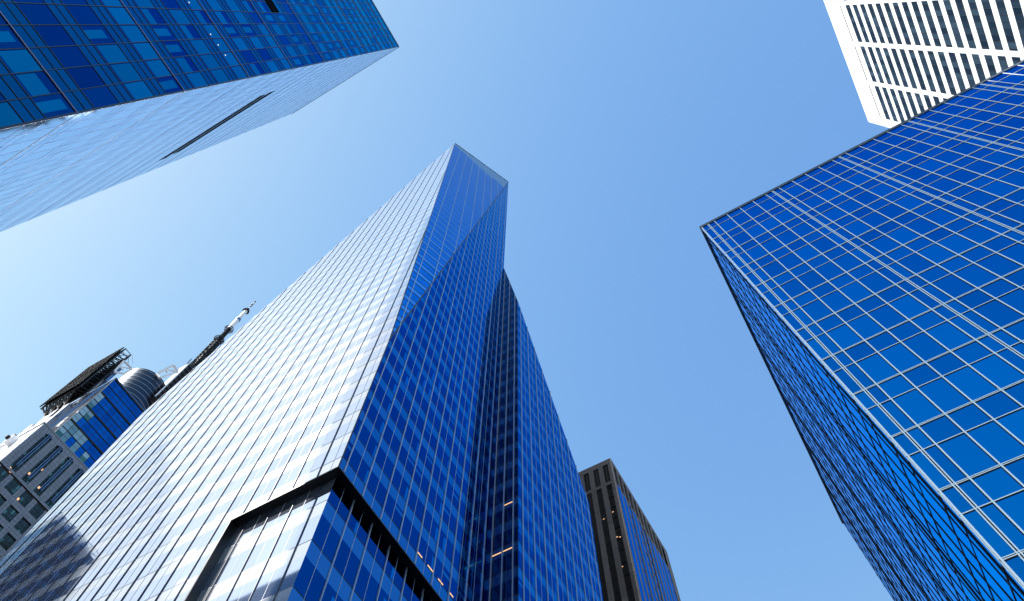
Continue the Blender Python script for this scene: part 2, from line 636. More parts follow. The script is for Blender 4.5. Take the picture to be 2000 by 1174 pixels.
# ------------------------------------------------------------------ 3. faceted crystal tower in the middle
def crystal_tower():
    k = 20.0
    b = Building('glass_tower', 'tapering faceted glass tower with one white sunlit face, one blue face and a sharp peak', 'skyscraper', (-1.309 * k, k, 0))
    q = lambda x, y, z: Vector((x * k, y * k, z * k + CZ))
    xr, xl, yf, yb = -1.309, -3.78, 1.0, 2.05
    zC, zA, zB, zL = 3.285, 10.54, 11.41, 4.57
    fl, sp = .1741 * k, .0676 * k
    zf0 = 2.2356 * k + CZ                 # first floor line over the black soffit
    zso = 2.168 * k + CZ                  # soffit
    hi_lines = [zf0 + fl * i for i in range(70)]
    # --- white face, looking -Y: u runs from the corner to the left
    O = q(xr, yf, 0)
    O.z = 0
    U = -X
    W = (xr - xl) * k
    zc, za, zl = zC * k + CZ, zA * k + CZ, zL * k + CZ
    ua = (-1.614 - xr) * -k
    top_poly = [(0, zso), (W, zso), (W, zl), (ua, za), (0, zc)]
    pit = .1145 * k
    thick = [(.096 * k) + pit * i for i in range(24)]
    thin = [t - pit / 2 for t in thick]
    us = sorted([0, W] + [t for t in thick + thin if 0.1 < t < W])

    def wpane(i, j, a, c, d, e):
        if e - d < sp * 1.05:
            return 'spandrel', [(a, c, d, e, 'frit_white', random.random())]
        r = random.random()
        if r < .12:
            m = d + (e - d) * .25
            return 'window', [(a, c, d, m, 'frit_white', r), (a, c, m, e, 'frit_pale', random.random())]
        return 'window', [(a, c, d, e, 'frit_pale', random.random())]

    def vset(lines, spn, lo, hi):
        s = {lo, hi}
        for z in lines:
            for y in (z, z - spn):
                if lo + .05 < y < hi - .05:
                    s.add(y)
        return sorted(s)
    vs_hi = vset(hi_lines, sp, zso, zl + 300)
    vs_hi = [v for v in vs_hi if v < za + 2]

    def wbars(lines, lo, hi, tk, th, wmax, wmin=0):
        r = [('u', t, .045, .075, 'tower_fin', lo, hi) for t in tk] + [('u', t, .03, .012, 'tower_joint', lo, hi) for t in th]
        r += [('v', z, .035, .014, 'tower_joint', wmin, wmax) for z in lines]
        return r
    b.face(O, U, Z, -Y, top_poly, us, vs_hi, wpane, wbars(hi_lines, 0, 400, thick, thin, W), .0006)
    b.occlude(O, U, Z, -Y, [(0, 0), (W, 0), (W, zl), (ua, za), (0, zc)])
    lo_lines = [zf0 - fl * i for i in range(1, 12)]
    u_rec = (1.80 - 1.309) * k
    low_poly = [(u_rec, 0), (W, 0), (W, zso), (u_rec, zso)]
    b.face(O, U, Z, -Y, low_poly, [u_rec] + [x for x in us if x > u_rec + .05], vset(lo_lines, sp, 0, zso), wpane,
           wbars(lo_lines, 0, zso, [t for t in thick if t > u_rec + .1], [t for t in thin if t > u_rec + .1], W, u_rec), .0006)
    # --- blue face, looking +X: u runs from the corner away from the camera
    OB = Vector(O)
    WB = (yb - yf) * k
    zb = zB * k + CZ
    pb = .122 * k
    btk = [.030 * k + pb * i for i in range(20)]
    bth = [t + pb / 2 for t in btk]
    usb = sorted([0, WB] + [t for t in btk + bth if .1 < t < WB - .1])

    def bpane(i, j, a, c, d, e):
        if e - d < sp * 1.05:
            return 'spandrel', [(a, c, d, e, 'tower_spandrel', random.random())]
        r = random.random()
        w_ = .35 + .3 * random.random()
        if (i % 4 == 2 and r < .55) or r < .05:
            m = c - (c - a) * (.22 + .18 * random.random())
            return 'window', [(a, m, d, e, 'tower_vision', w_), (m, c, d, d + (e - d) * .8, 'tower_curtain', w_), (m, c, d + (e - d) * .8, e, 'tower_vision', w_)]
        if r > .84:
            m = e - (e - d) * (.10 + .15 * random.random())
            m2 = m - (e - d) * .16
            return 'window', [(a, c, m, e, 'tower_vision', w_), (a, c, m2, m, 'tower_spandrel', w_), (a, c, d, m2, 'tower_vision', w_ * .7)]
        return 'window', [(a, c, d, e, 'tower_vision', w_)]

    def bbars(lines, tk, th, lo, hi, w1):
        r = [('u', t, .09, .10, 'tower_cap', lo, hi) for t in tk] + [('u', t, .045, .03, 'tower_cap', lo, hi) for t in th]
        r += [('v', z, .05, .02, 'tower_line', 0, w1) for z in lines]
        return r
    u_b = 1.0355 * k
    bl_poly = [(0, zso), (WB, zso), (WB, zb), (0, zc)]
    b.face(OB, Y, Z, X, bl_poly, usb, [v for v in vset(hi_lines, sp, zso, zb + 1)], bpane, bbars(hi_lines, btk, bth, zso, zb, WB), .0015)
    b.occlude(OB, Y, Z, X, [(0, 0), (WB, 0), (WB, zb), (0, zc)])
    # --- leaning facet between the two faces
    A, B, C = Vector((O.x - ua, O.y, za)), Vector((O.x, O.y + WB, zb)), Vector((O.x, O.y, zc))
    Nf = (A - C).cross(B - C).normalized()
    if Nf.dot(X) < 0:
        Nf = -Nf
    Uf = Z.cross(Nf).normalized()
    if Uf.y < 0:
        Uf = -Uf
    Vf = Nf.cross(Uf)
    if Vf.z < 0:
        Vf = -Vf
    pf = [((p - C).dot(Uf), (p - C).dot(Vf)) for p in (C, B, A)]
    sz = Vf.z
    fu = [pf[2][0] + pb * i for i in range(-2, 40)]
    fv = sorted([(z - zc) / sz for z in hi_lines if z > zc - fl] + [(z - sp - zc) / sz for z in hi_lines if z > zc - fl])
    # the open glass screen that rises above the roof along the slanting ridge
    ridge = lambda u_: pf[2][1] + (pf[1][1] - pf[2][1]) * (u_ - pf[2][0]) / (pf[1][0] - pf[2][0])

    def fpane(i, j, a, c, d, e):
        crown = (d + e) / 2 > ridge((a + c) / 2) - (3.0 + 15.0 * ((a + c) / 2 - pf[2][0]) / (pf[1][0] - pf[2][0]))
        if crown:
            return 'crown_screen', [(a, c, d, e, 'crown_glass', random.random())]
        if e - d < sp * 1.2 / sz:
            return 'spandrel', [(a, c, d, e, 'facet_spandrel', random.random())]
        return 'window', [(a, c, d, e, 'facet_glass', random.random())]
    fb = [('u', t, .09, .08, 'tower_cap', -500, 500) for t in fu] + [('v', v, .14 if n_ % 2 == 0 else .06, .03, 'tower_line', -500, 500) for n_, v in enumerate(fv)]
    b.face(C, Uf, Vf, Nf, pf, sorted(fu + [x + pb / 2 for x in fu]), fv, fpane, fb, .0005)
    for s, e, r in ((A, C, .07), (C, B, .09), (A, B, .10), (C, Vector((C.x, C.y, zso)), .06)):
        b.part('edge_trim').rod(s, e, r, 'tower_fin' if s is A and e is C else 'tower_line')
    # --- recessed base: glass set back under a black soffit, on both faces
    rec = .036 * k
    xe, ye = O.x - rec, O.y + rec
    ybase = O.y + .93 * k
    rl = [(2.04 - .2038 * i) * k + CZ for i in range(10)]
    rsp = .075 * k
    OR = Vector((xe, ye, 0))
    Lr = u_rec - rec
    tkr = [t - rec + .055 * k * 0 for t in thick if rec + .3 < t < u_rec - .1]
    thr = [t - rec for t in thin if rec + .3 < t < u_rec - .1]
    b.face(OR, -X, Z, -Y, [(0, 0), (Lr, 0), (Lr, zso), (0, zso)], sorted([0, Lr] + tkr + thr), vset(rl, rsp, 0, zso), lambda i, j, a, c, d, e: wpane(i, j, a, c, d, e - .0) if e - d > rsp * 1.05 or e - d < sp else ('spandrel', [(a, c, d, e, 'frit_white', .5)]),
           wbars(rl, 0, zso, tkr, thr, Lr), .0006)
    Lb = ybase - ye
    tkb = [t - rec for t in btk if rec + .2 < t < Lb]
    thb = [t - rec for t in bth if rec + .2 < t < Lb]
    b.face(OR, Y, Z, X, [(0, 0), (Lb, 0), (Lb, zso), (0, zso)], sorted([0, Lb] + tkb + thb), vset(rl, rsp, 0, zso), lambda i, j, a, c, d, e: bpane(i, j, a, c, d, e) if e - d > rsp * 1.05 or e - d < sp else ('spandrel', [(a, c, d, e, 'tower_spandrel', .5)]),
           bbars(rl, tkb, thb, 0, zso, Lb), .0004)
    m = b.part('soffit')
    m.box((O.x - u_rec, O.y + .03, zso - .001), (O.x - .03, ye + .3, zso + .10), 'bronze')
    m.box((xe - .3, ye + .3, zso - .001), (O.x - .03, ybase, zso + .10), 'bronze')
    m.box((O.x - u_rec - .02, O.y - .05, zso - .12), (O.x + .06, O.y + .028, zso - .003), 'bronze')
    m.box((O.x - .028, O.y + .03, zso - .12), (O.x + .06, ybase, zso - .003), 'bronze')
    m.box((O.x - u_rec - .12, O.y - .04, 0), (O.x - u_rec + .02, ye + .2, zso - .122), 'bronze', .3)
    # blinds box band of glass right under the soffit is in deep shade of its own
    # --- second volume that steps out of the blue face
    x2, ye2 = -1.1404 * k, 3.11 * k
    yb_ = yb * k
    zi, zo, zk = 7.09 * k + CZ, 5.92 * k + CZ, 4.25 * k + CZ
    OW = Vector((O.x, yb_, 0))
    Lw = x2 - O.x
    rw = [Lw * t for t in (.12, .48, .83)]
    wp = [(0, 0), (Lw, 0), (Lw, zo), (0, zi)]
    b.face(OW, X, Z, -Y, wp, [0] + rw + [Lw], [v for v in vset(lo_lines + hi_lines, sp, 0, zi + 1)],
           lambda i, j, a, c, d, e: ('spandrel', [(a, c, d, e, 'return_spandrel', random.random())]) if e - d < sp * 1.05 else ('window', [(a, c, d, e, 'return_glass', random.random())]),
           [('u', t, .10, .10, 'tower_cap', 0, 400) for t in rw] + [('v', z, .05, .02, 'tower_line', 0, Lw) for z in lo_lines + hi_lines], .0004)
    OV = Vector((x2, yb_, 0))
    Lv = ye2 - yb_
    vtk = [.045 * k + pb * i for i in range(12)]
    vth = [t + pb / 2 for t in vtk]
    b.face(OV, Y, Z, X, [(0, 0), (Lv, 0), (Lv, zk), (0, zo)], sorted([0, Lv] + [t for t in vtk + vth if t < Lv]), vset(lo_lines + hi_lines, sp, 0, zo + 1), bpane,
           bbars(lo_lines + hi_lines, [t for t in vtk if t < Lv], [t for t in vth if t < Lv], 0, zo, Lv), .0015)
    b.occlude(OV, Y, Z, X, [(0, 0), (Lv, 0), (Lv, zk), (0, zo)])
    # lower part of the blue face below the soffit level, past the recess
    b.face((O.x, ybase, 0), Y, Z, X, [(0, 0), (yb_ - ybase, 0), (yb_ - ybase, zso), (0, zso)], sorted([0, yb_ - ybase, (yb_ - ybase) / 2]), vset(lo_lines, sp, 0, zso), bpane, bbars(lo_lines, [0], [], 0, zso, yb_ - ybase), .0004)
    # opaque body behind the glass
    e = .12
    m = b.part('wall')
    xL = xl * k
    yB = O.y + WB
    fr = [(O.x - rec - e, 0), (O.x - rec - e, zso), (O.x - e, zso + .12), (O.x - e, zc), (O.x - ua - e * .3, za - 2.4), (xL + e, zl - .3), (xL + e, 0)]
    yF = O.y + rec + e
    upper = [(O.x - e, zso + .12), (O.x - e, zc - 1), (O.x - ua - e, za - 3.0), (xL + e, zl - .3), (xL + e, zso + .12)]
    # front half below the facet: extrude the white-face outline, leaving the facet side open behind its own glass
    P0 = [Vector((x, O.y + e, z)) for x, z in upper]
    P1 = [Vector((O.x - e, yB - e, zso + .12)), Vector((O.x - e, yB - e, zb - 3.0)), Vector((O.x - ua - 1.0, yB - e, zb - 3.5)), Vector((xL + e, yB - e, zl - .3)), Vector((xL + e, yB - e, zso + .12))]
    m.poly(P0, 'core'); m.poly(P1, 'core')
    m.poly([P0[0], P0[1], P1[1], P1[0]], 'core'); m.poly([P0[1], P0[2], P1[1]], 'core')
    m.poly([P0[2], P0[3], P1[3], P1[2]], 'core'); m.poly([P0[2], P1[2], P1[1]], 'core')
    m.poly([P0[3], P0[4], P1[4], P1[3]], 'core'); m.poly([P0[4], P0[0], P1[0], P1[4]], 'core')
    m.box((xL + e, ye + .35, 0), (xe - e, yB - e, zso + .11), 'core')
    m.box((xL + e, O.y + e, 0), (O.x - u_rec - .13, ye + .34, zso + .11), 'core')
    m.box((xe - e, ybase + .1, 0), (O.x - e, yB, zso - .2), 'core')
    # left flank
    fk = MB()
    fk.poly([Vector((xL, O.y, 0)), Vector((xL, yB, 0)), Vector((xL, yB, zl)), Vector((xL, O.y, zl))], 'tower_spandrel')
    fk.poly([Vector((xL, O.y, zl)), Vector((xL, yB, zl)), B, A], 'tower_spandrel')
    fk.build('flank_glazing', b.root)
    bk = MB()
    bk.poly([B, Vector((xL, yB, zl)), Vector((xL, yB, 0)), Vector((O.x, yB, 0))], 'tower_vision')
    bk.build('rear_glazing', b.root)
    m = b.part('rear_shade_mass')
    f0 = [Vector((-90, yb_ + .2, 0)), Vector((O.x - .1, yb_ + .2, 0)), Vector((x2 - .12, yb_ + .3, 0)), Vector((x2 - .12, ye2, 0)), Vector((-90, ye2, 0))]
    tz = [108, zi - 30, zo - .8, zk - .8, 60]
    m.prism(f0, [Vector((p.x, p.y, t)) for p, t in zip(f0, tz)], 'core')
    m.box((-116, 66, 0), (-62, 110, 236), 'core')  # unseen block added behind to keep the brown tower in shade
    # warm strip lights seen behind the glass
    def strip(name, O_, U_, N_, u0, u1, v):
        t = MB()
        p = Vector(O_) + U_ * u0 + Z * v
        r = Vector(O_) + U_ * u1 + Z * (v)
        t.prism([p, r, r + Z * .13, p + Z * .13], [x + N_ * .02 for x in (p, r, r + Z * .13, p + Z * .13)], 'lamp_warm')
        t.build(name, b.root)
    zz = lambda zq: zq * k + CZ
    for uu, v in ((.52, 2.05), (.60, 2.05), (.68, 2.05), (.76, 2.055)):
        strip('ceiling_light', OB, Y, X, uu * k + .0, uu * k + .75, zz(v + .19))
    for a_, c_, v in ((.50, .80, 2.72), (.14, .44, 2.72), (.5, .8, 3.07)):
        strip('ceiling_light', OW, X, -Y, Lw * a_, Lw * c_, zz(v))
    for uu, v in ((.30, 1.58), (.37, 1.58)):
        strip('ceiling_light', OR, Y, X, uu * k, uu * k + .85, zz(v))
    BUILD.append(b)


# ------------------------------------------------------------------ 4. white stone tower at the upper right
def white_tower():
    u = 71.0
    b = Building('stone_tower', 'bright white stone tower with long rows of dark windows behind the gridded glass block', 'skyscraper', (u, u * .7, 0))
    x = u
    y1, top = .971 * u, 2.766 * u + CZ
    L = 60.0                                       # u runs from the far corner towards -Y
    O = (x, y1, 0)
    d = .05
    fl = .0535 * u
    wz0 = 2.6027 * u + CZ                          # top of the first window row
    piers = [(.971 - .943) * u, (.971 - .795) * u, (.971 - .644) * u, (.971 - .493) * u, (.971 - .342) * u, (.971 - .191) * u]
    pw = .0152 * u
    OG = (x + d, y1, 0)
    rows = [(wz0 - fl * i - .0315 * u, wz0 - fl * i) for i in range(46) if wz0 - fl * i > 10]
    m_all = []
    for i in range(len(piers) - 1):
        a, c = piers[i] + pw / 2, piers[i + 1] - pw / 2
        n = 8
        wd = (c - a) / 8.0
        mul = [a + wd * (t + .35) for t in range(8)]
        us = [a] + mul + [c]
        for lo, hi in rows:
            tone = random.random()
            b.face(OG, -Y, Z, -X, [(a, lo - .15), (c, lo - .15), (c, hi + .15), (a, hi + .15)], [a, c], [lo - .15, hi + .15],
                   lambda i_, j_, p, q, r, s: ('window', [(us[t], us[t + 1], r, s, 'night_glass', random.random() ** 2) for t in range(len(us) - 1)]),
                   [('u', t, .08, .04, 'fin_shadow_black', lo, hi) for t in mul], .0004)
    # spandrel bands and piers stand proud of the glass
    edges = [(wz0 - fl * i - fl, wz0 - fl * i - .0315 * u) for i in range(len(rows))]
    for lo, hi in edges:
        for i in range(len(piers) - 1):
            a, c = piers[i] + pw / 2, piers[i + 1] - pw / 2
            t = b.part('spandrel_cladding')
            t.box((x + .03, y1 - c, lo), (x + d + .3, y1 - a, hi), 'white_stone')
    for i, p in enumerate(piers):
        t = MB()
        t.box((x, y1 - p - pw / 2, 0), (x + d + .3, y1 - p + pw / 2, wz0 - .003), 'white_stone')
        t.build('pier', b.root)
    t = MB()                                     # solid end strip and attic, with the thin dark slot between them
    lv = [0] + [wz0 - fl * (2 * i) for i in range(24, -1, -1)] + [2.638 * u + CZ]
    for lo, hi in zip(lv, lv[1:]):
        t.box((x, y1 - piers[0] + pw / 2 + .03, lo + .03), (x + d + .3, y1, hi - .03), 'white_stone')
    for i in range(10):
        t.box((x, y1 - L + 6 * i + .03, 2.649 * u + CZ), (x + d + .3, y1 - L + 6 * i + 5.97, top), 'white_stone')
    t.box((x, y1 - L, wz0 + .002), (x + d + .3, y1 - piers[0] + pw / 2 + .02, 2.641 * u + CZ), 'white_stone')
    t.box((x + .15, y1 - L, 2.638 * u + CZ + .002), (x + d + .3, y1, 2.649 * u + CZ - .002), 'core')
    for p in piers:
        t.box((x + .02, y1 - p - pw / 2, 2.641 * u + CZ + .003), (x + .149, y1 - p + pw / 2, 2.649 * u + CZ - .003), 'white_stone')
    t.box((x + .02, y1 - piers[0] + pw / 2, 2.641 * u + CZ + .003), (x + .149, y1, 2.649 * u + CZ - .003), 'white_stone')
    t.build('parapet', b.root)
    b.part('wall').box((x + d + .31, y1 - L, 0), (x + 45, y1 - .01, top - .05), 'white_stone')
    BUILD.append(b)


# ------------------------------------------------------------------ 5. brown stone tower far down the avenue
def brown_tower():
    u = 105.0
    b = Building('stone_tower', 'brown stone tower with tall black window stripes beyond the blue glass tower', 'skyscraper', (-.2921 * u, u, 0))
    xc, y0, top = -.2921 * u, u, 1.4947 * u + CZ
    y1 = 1.338 * u
    z_at0, z_at1, z_s = 1.4075 * u + CZ, 1.476 * u + CZ, 1.397 * u + CZ
    d = .25
    pit = .0265 * u
    L = 40.0
    wins = [(.3025 - .2921) * u + pit * i for i in range(int(L / pit))]
    ww = .0142 * u
    # front stripes, looking -Y
    for s in wins:
        b.face((xc, y0 + d, 0), -X, Z, -Y, [(s, z_at0), (s + ww, z_at0), (s + ww, z_at1), (s, z_at1)], [s, s + ww], [z_at0, z_at1], lambda i, j, a, c, e, f: ('window', [(a, c, e, f, 'smoke_glass', random.random())]),
               [('u', s + ww / 2, .08, .06, 'dark_bronze', 0, top)])
        vs_ = [0] + [q for q in frange(3, z_s, 3.7)] + [z_s]
        b.face((xc, y0 + d, 0), -X, Z, -Y, [(s, 0), (s + ww, 0), (s + ww, z_s), (s, z_s)], [s, s + ww], [0, z_s], lambda i, j, a, c, e, f: ('window', [(a, c, vs_[t], vs_[t + 1], 'smoke_glass', random.random()) for t in range(len(vs_) - 1)]),
               [('v', q, .14, .03, 'louvre_black', s, s + ww) for q in vs_[1:-1]] + [('u', s + ww * .5, .05, .04, 'louvre_black', 0, z_s)])
    t = MB()
    t.box((xc - L, y0, z_at1), (xc, y0 + d + .3, top), 'brown_stone')
    t.build('parapet', b.root)
    t = MB()
    t.box((xc - L, y0 + .04, z_s), (xc, y0 + d + .3, z_at0), 'brown_stone')
    t.build('stone_band', b.root)
    edges = [(0, wins[0])] + [(s + ww, s + pit) for s in wins]
    for a, c in edges:
        t = MB()
        z = 0
        while z < z_s - .1:
            h = min(5.6, z_s - z)
            t.box((xc - c, y0 + .01 + .006 * random.random(), z), (xc - a, y0 + d + .3, z + h - .05), 'brown_stone')
            z += h
        t.box((xc - c, y0 + .02, z_at0 + .002), (xc - a, y0 + d + .3, z_at1 - .002), 'brown_stone')
        t.build('pier', b.root)
    # long side, looking +X
    pit2 = .0279 * u
    L2 = y1 - y0
    s0 = .0095 * u
    n = int((L2 - s0) / pit2)
    w2 = .0185 * u
    for i in range(n + 1):
        s = s0 + pit2 * i
        if s + w2 > L2:
            break
        b.face((xc - .3, y0, 0), Y, Z, X, [(s, z_at0), (s + w2, z_at0), (s + w2, z_at1), (s, z_at1)], [s, s + w2], [z_at0, z_at1], lambda i, j, a, c, e, f: ('window', [(a, c, e, f, 'smoke_glass', random.random())]), [])
        vs_ = [0] + [q for q in frange(3, z_s, 3.7)] + [z_s]
        b.face((xc - .05, y0, 0), Y, Z, X, [(s, 0), (s + w2, 0), (s + w2, z_s), (s, z_s)], [s, s + w2], [0, z_s],
               lambda i, j, a, c, e, f: ('window', [(a, c, vs_[t], vs_[t + 1], 'stripe_glass', random.random()) for t in range(len(vs_) - 1)]),
               [('v', q, .30, .02, 'dark_bronze', s, s + w2) for q in vs_[1:-1]], .0008)
        t = MB()
        a, c = (0 if i == 0 else s - pit2 + w2), s
        t.box((xc - .9, y0 + (d + .31 if i == 0 else a), 0), (xc + .002, y0 + c, z_at1), 'brown_stone')
        t.build('pier', b.root)
    t = MB()
    t.box((xc - .9, y0 + s0 + pit2 * (n - 0) - (pit2 - w2), 0), (xc + .003, y1, z_at1), 'brown_stone')
    t.box((xc - .9, y0 + d + .31, z_at1 + .002), (xc, y1, top), 'brown_stone')
    t.box((xc - .9, y0 + d + .31, z_s), (xc - .05, y1, z_at0), 'brown_stone')
    t.build('parapet', b.root)
    b.part('wall').box((xc - L, y0 + d + .32, 0), (xc - .95, y1 - .02, top - .1), 'core')
    # a few lit offices
    def P(xq, z):
        s = MB()
        s.box((xc - xq - .3, y0 + d - .02, z), (xc - xq + .1, y0 + d - .005, z + .22), 'lamp_warm')
        s.build('ceiling_light', b.root)
    for i, f, zq in ((0, .7, 1.30), (1, .5, 1.29), (0, .8, 1.218), (0, .35, 1.214), (2, .6, 1.15), (0, .9, 1.13)):
        P(wins[i] + ww * f, zq * u + CZ)
    BUILD.append(b)


# ------------------------------------------------------------------ 6. grey media tower with a glass box, sign screen, drum and mast
def media_tower():
    u = 200.0
    b = Building('office_tower', 'grey granite tower topped by a blue glass box, drum, black louvred screen and mast', 'skyscraper', (-u, .158 * u, 0))
    q = lambda x, y, z: Vector((x * u, y * u, z * u + CZ))
    x0, y0 = -u, .158 * u
    y1 = .37 * u
    top = 1.0195 * u + CZ
    O = (x0, y0, 0)
    L = y1 - y0
    rec = .45
    zt, zb_, zj = 1.0085 * u + CZ, .9155 * u + CZ, .910 * u + CZ
    # tall recessed strips above the joint
    strips = [((.172 - .158 + .0262 * i) * u, (.1855 - .158 + .0262 * i) * u) for i in range(6)]
    nfl = 11
    for a, c in strips:
        vs_ = [zb_ + (zt - zb_) * i / nfl for i in range(nfl + 1)]
        n = 4
        us = [a + (c - a) * i / n for i in range(n + 1)]

        def pane(i, j, p, r, s, t):
            g = 'office_green' if random.random() < .16 else 'office_glass'
            return 'window', [(p, r, s, t, g, random.random())]
        b.face((x0 - rec, y0, 0), Y, Z, X, [(a, zb_), (c, zb_), (c, zt), (a, zt)], us, vs_, pane,
               [('v', v, .10 if i % 2 else .3, .05, 'steel_black', a, c) for i, v in enumerate(vs_)] + [('u', v, .06, .05, 'steel_black', zb_, zt) for v in us], .001)
        t = MB()
        ym = y0 + (a + c) / 2
        for off in (-.35, .35):
            t.rod((x0 + .55, ym + off, zb_ + 1.5), (x0 + .55, ym + off, zt - .2), .16, 'steel_blue')
        for z in (zt - .5, zt - 6, zb_ + 8):
            t.rod((x0 - rec, ym, z), (x0 + .6, ym - .35, z), .10, 'steel_blue')
            t.rod((x0 - rec, ym, z), (x0 + .6, ym + .35, z), .10, 'steel_blue')
        for off in (-.35, .35):
            t.prism([(x0 - rec, ym + off - 1.0, zt + .3), (x0 + .9, ym + off, zt - .1), (x0 - rec, ym + off + 1.0, zt + .3)], [(x0 - rec, ym + off - 1.0, zt + .45), (x0 + .9, ym + off, zt + .05), (x0 - rec, ym + off + 1.0, zt + .45)], 'steel_blue', None, True)
        t.build('light_shelf', b.root)
    g = b.part('stone_cladding')

    def clad(ya, yb_, za, zb, px=0.0):
        """granite slabs with open joints"""
        ny, nz = max(1, round((yb_ - ya) / 1.15)), max(1, round((zb - za) / 1.5))
        for i in range(ny):
            for j in range(nz):
                a, c = ya + (yb_ - ya) * i / ny, ya + (yb_ - ya) * (i + 1) / ny
                e, f = za + (zb - za) * j / nz, za + (zb - za) * (j + 1) / nz
                g.prism([(x0 - .12, a + .03, e + .03), (x0 - .12, c - .03, e + .03), (x0 - .12, c - .03, f - .03), (x0 - .12, a + .03, f - .03)],
                        [(x0 + px, a + .03, e + .03), (x0 + px, c - .03, e + .03), (x0 + px, c - .03, f - .03), (x0 + px, a + .03, f - .03)], 'grey_granite')
    clad(y0, y1, zt, top)
    clad(y0, y1, zj, zb_)
    prev = 0
    for a, c in strips:
        clad(y0 + prev, y0 + a, zb_, zt)
        t = b.part('wall')
        t.box((x0 - 2, y0 + prev + .01, zb_), (x0 - .13, y0 + a, zt), 'steel_black')
        prev = c
    clad(y0 + prev, y1, zb_, zt)
    # square windows below the joint
    rows = [(zj - .6 - 6.9 * i - 4.6, zj - .6 - 6.9 * i) for i in range(12)]
    cols = [((.1640 - .158 + .0262 * i) * u, (.1815 - .158 + .0262 * i) * u) for i in range(7)]
    for lo, hi in rows:
        prevc = 0
        for a, c in cols:
            if c > L:
                break
            us = [a + (c - a) * i / 4 for i in range(5)]
            vs_ = [lo, lo + 1.1, (lo + hi) / 2 + .4, hi]
            tone = random.random()
            b.face((x0 - rec, y0, 0), Y, Z, X, [(a, lo), (c, lo), (c, hi), (a, hi)], [a, c], [lo, hi],
                   lambda i, j, p, r, s, t: ('window', [(us[i_], us[i_ + 1], vs_[j_], vs_[j_ + 1], 'office_green' if random.random() < .14 else 'office_glass', random.random()) for i_ in range(4) for j_ in range(3)]),
                   [('u', v, .08, .06, 'steel_black', lo, hi) for v in us] + [('v', v, .08, .05, 'steel_black', a, c) for v in vs_], .001)
            clad(y0 + prevc, y0 + a, lo, hi)
            prevc = c
        clad(y0 + prevc, y1, lo, hi)
        clad(y0, y1, lo - 2.3, lo)
    b.part('wall').box((x0 - 45, y0 + .02, 0), (x0 - rec - .1, y1, top - .1), 'core')
    # sunlit side, looking -Y: pale panels with ledges
    sd = b.part('side_cladding')
    for i in range(16):
        z1_ = top - .2 - i * 4.0
        sd.box((x0 - 44, y0 - .25 - .05 * (i % 2), z1_ - 3.9), (x0 - .02, y0 + .01, z1_), 'white_panel')
    for i in range(7):
        t = MB()
        xx = x0 - 9 - i * 7.5
        t.box((xx - 2.2, y0 - 2.4, top - 6.0 - .3 * i), (xx, y0 - .3, top - 2.8 - .3 * i), 'white_panel')
        t.rod((xx - 1.1, y0 - 2.5, top - 4.4), (xx - 1.1, y0 - 3.4, top - 4.4), .9, 'steel_black', 10, .6)
        t.build('floodlight', b.root)
    # parapet cap
    b.part('roof').box((x0 - 44, y0 - .6, top), (x0 + .15, y1, top + .5), 'grey_granite')
    # glass box
    bx, bz0, bz1 = x0 - .25, 1.0225 * u + CZ, 1.2192 * u + CZ
    by0, by1 = .1803 * u, .33 * u
    hl = [1.0688 * u + CZ, 1.1169 * u + CZ, 1.1663 * u + CZ, 1.2165 * u + CZ]
    hm = [(a + c) / 2 for a, c in zip([bz0] + hl[:-1], hl)]
    hq = [a + (c - a) * f for a, c in zip([bz0] + hl[:-1], hl) for f in (.25, .75)]
    ul = frange(0, by1 - by0, 2.35)

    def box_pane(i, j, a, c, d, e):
        # pale panes in the lower corner paint a reflected pale building into the glass
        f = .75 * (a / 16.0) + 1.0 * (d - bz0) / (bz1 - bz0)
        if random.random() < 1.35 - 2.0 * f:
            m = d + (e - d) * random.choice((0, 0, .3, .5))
            return 'window', [(a, c, m, e, 'box_reflection', random.random())] + ([(a, c, d, m, 'office_green', random.random())] if m > d else [])
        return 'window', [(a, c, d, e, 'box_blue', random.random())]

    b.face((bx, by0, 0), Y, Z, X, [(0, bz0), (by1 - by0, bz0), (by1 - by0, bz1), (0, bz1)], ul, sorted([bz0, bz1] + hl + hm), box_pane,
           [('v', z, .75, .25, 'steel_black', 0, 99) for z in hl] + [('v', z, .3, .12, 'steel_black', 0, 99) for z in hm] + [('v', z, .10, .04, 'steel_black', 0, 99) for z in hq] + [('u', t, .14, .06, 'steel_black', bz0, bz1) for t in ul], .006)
    t = b.part('box_side')
    n = 9
    for i in range(n):
        a, c = bz0 + (bz1 - bz0) * i / n, bz0 + (bz1 - bz0) * (i + 1) / n
        t.box((bx - 30, by0 - .15, a + .12), (bx - .03, by0 + .3, c - .12), 'white_panel')
    b.part('wall').box((bx - 29, by0 + .31, top), (bx - .1, by1, bz1 - .3), 'core')
    b.part('box_roof').box((bx - 30, by0 - .2, bz1), (bx + .2, by1, bz1 + .4), 'steel_blue')
    # round drum
    t = MB()
    cx, cy, r, dz = -1.111 * u, .2573 * u, .0512 * u, 1.4 * u + CZ
    N_ = 64
    pts = [(cx + r * math.cos(2 * math.pi * i / N_), cy + r * math.sin(2 * math.pi * i / N_)) for i in range(N_)]
    t.prism([(x, y, top) for x, y in pts], [(x, y, dz) for x, y in pts], 'drum_metal')
    dr = t.build('drum', b.root)
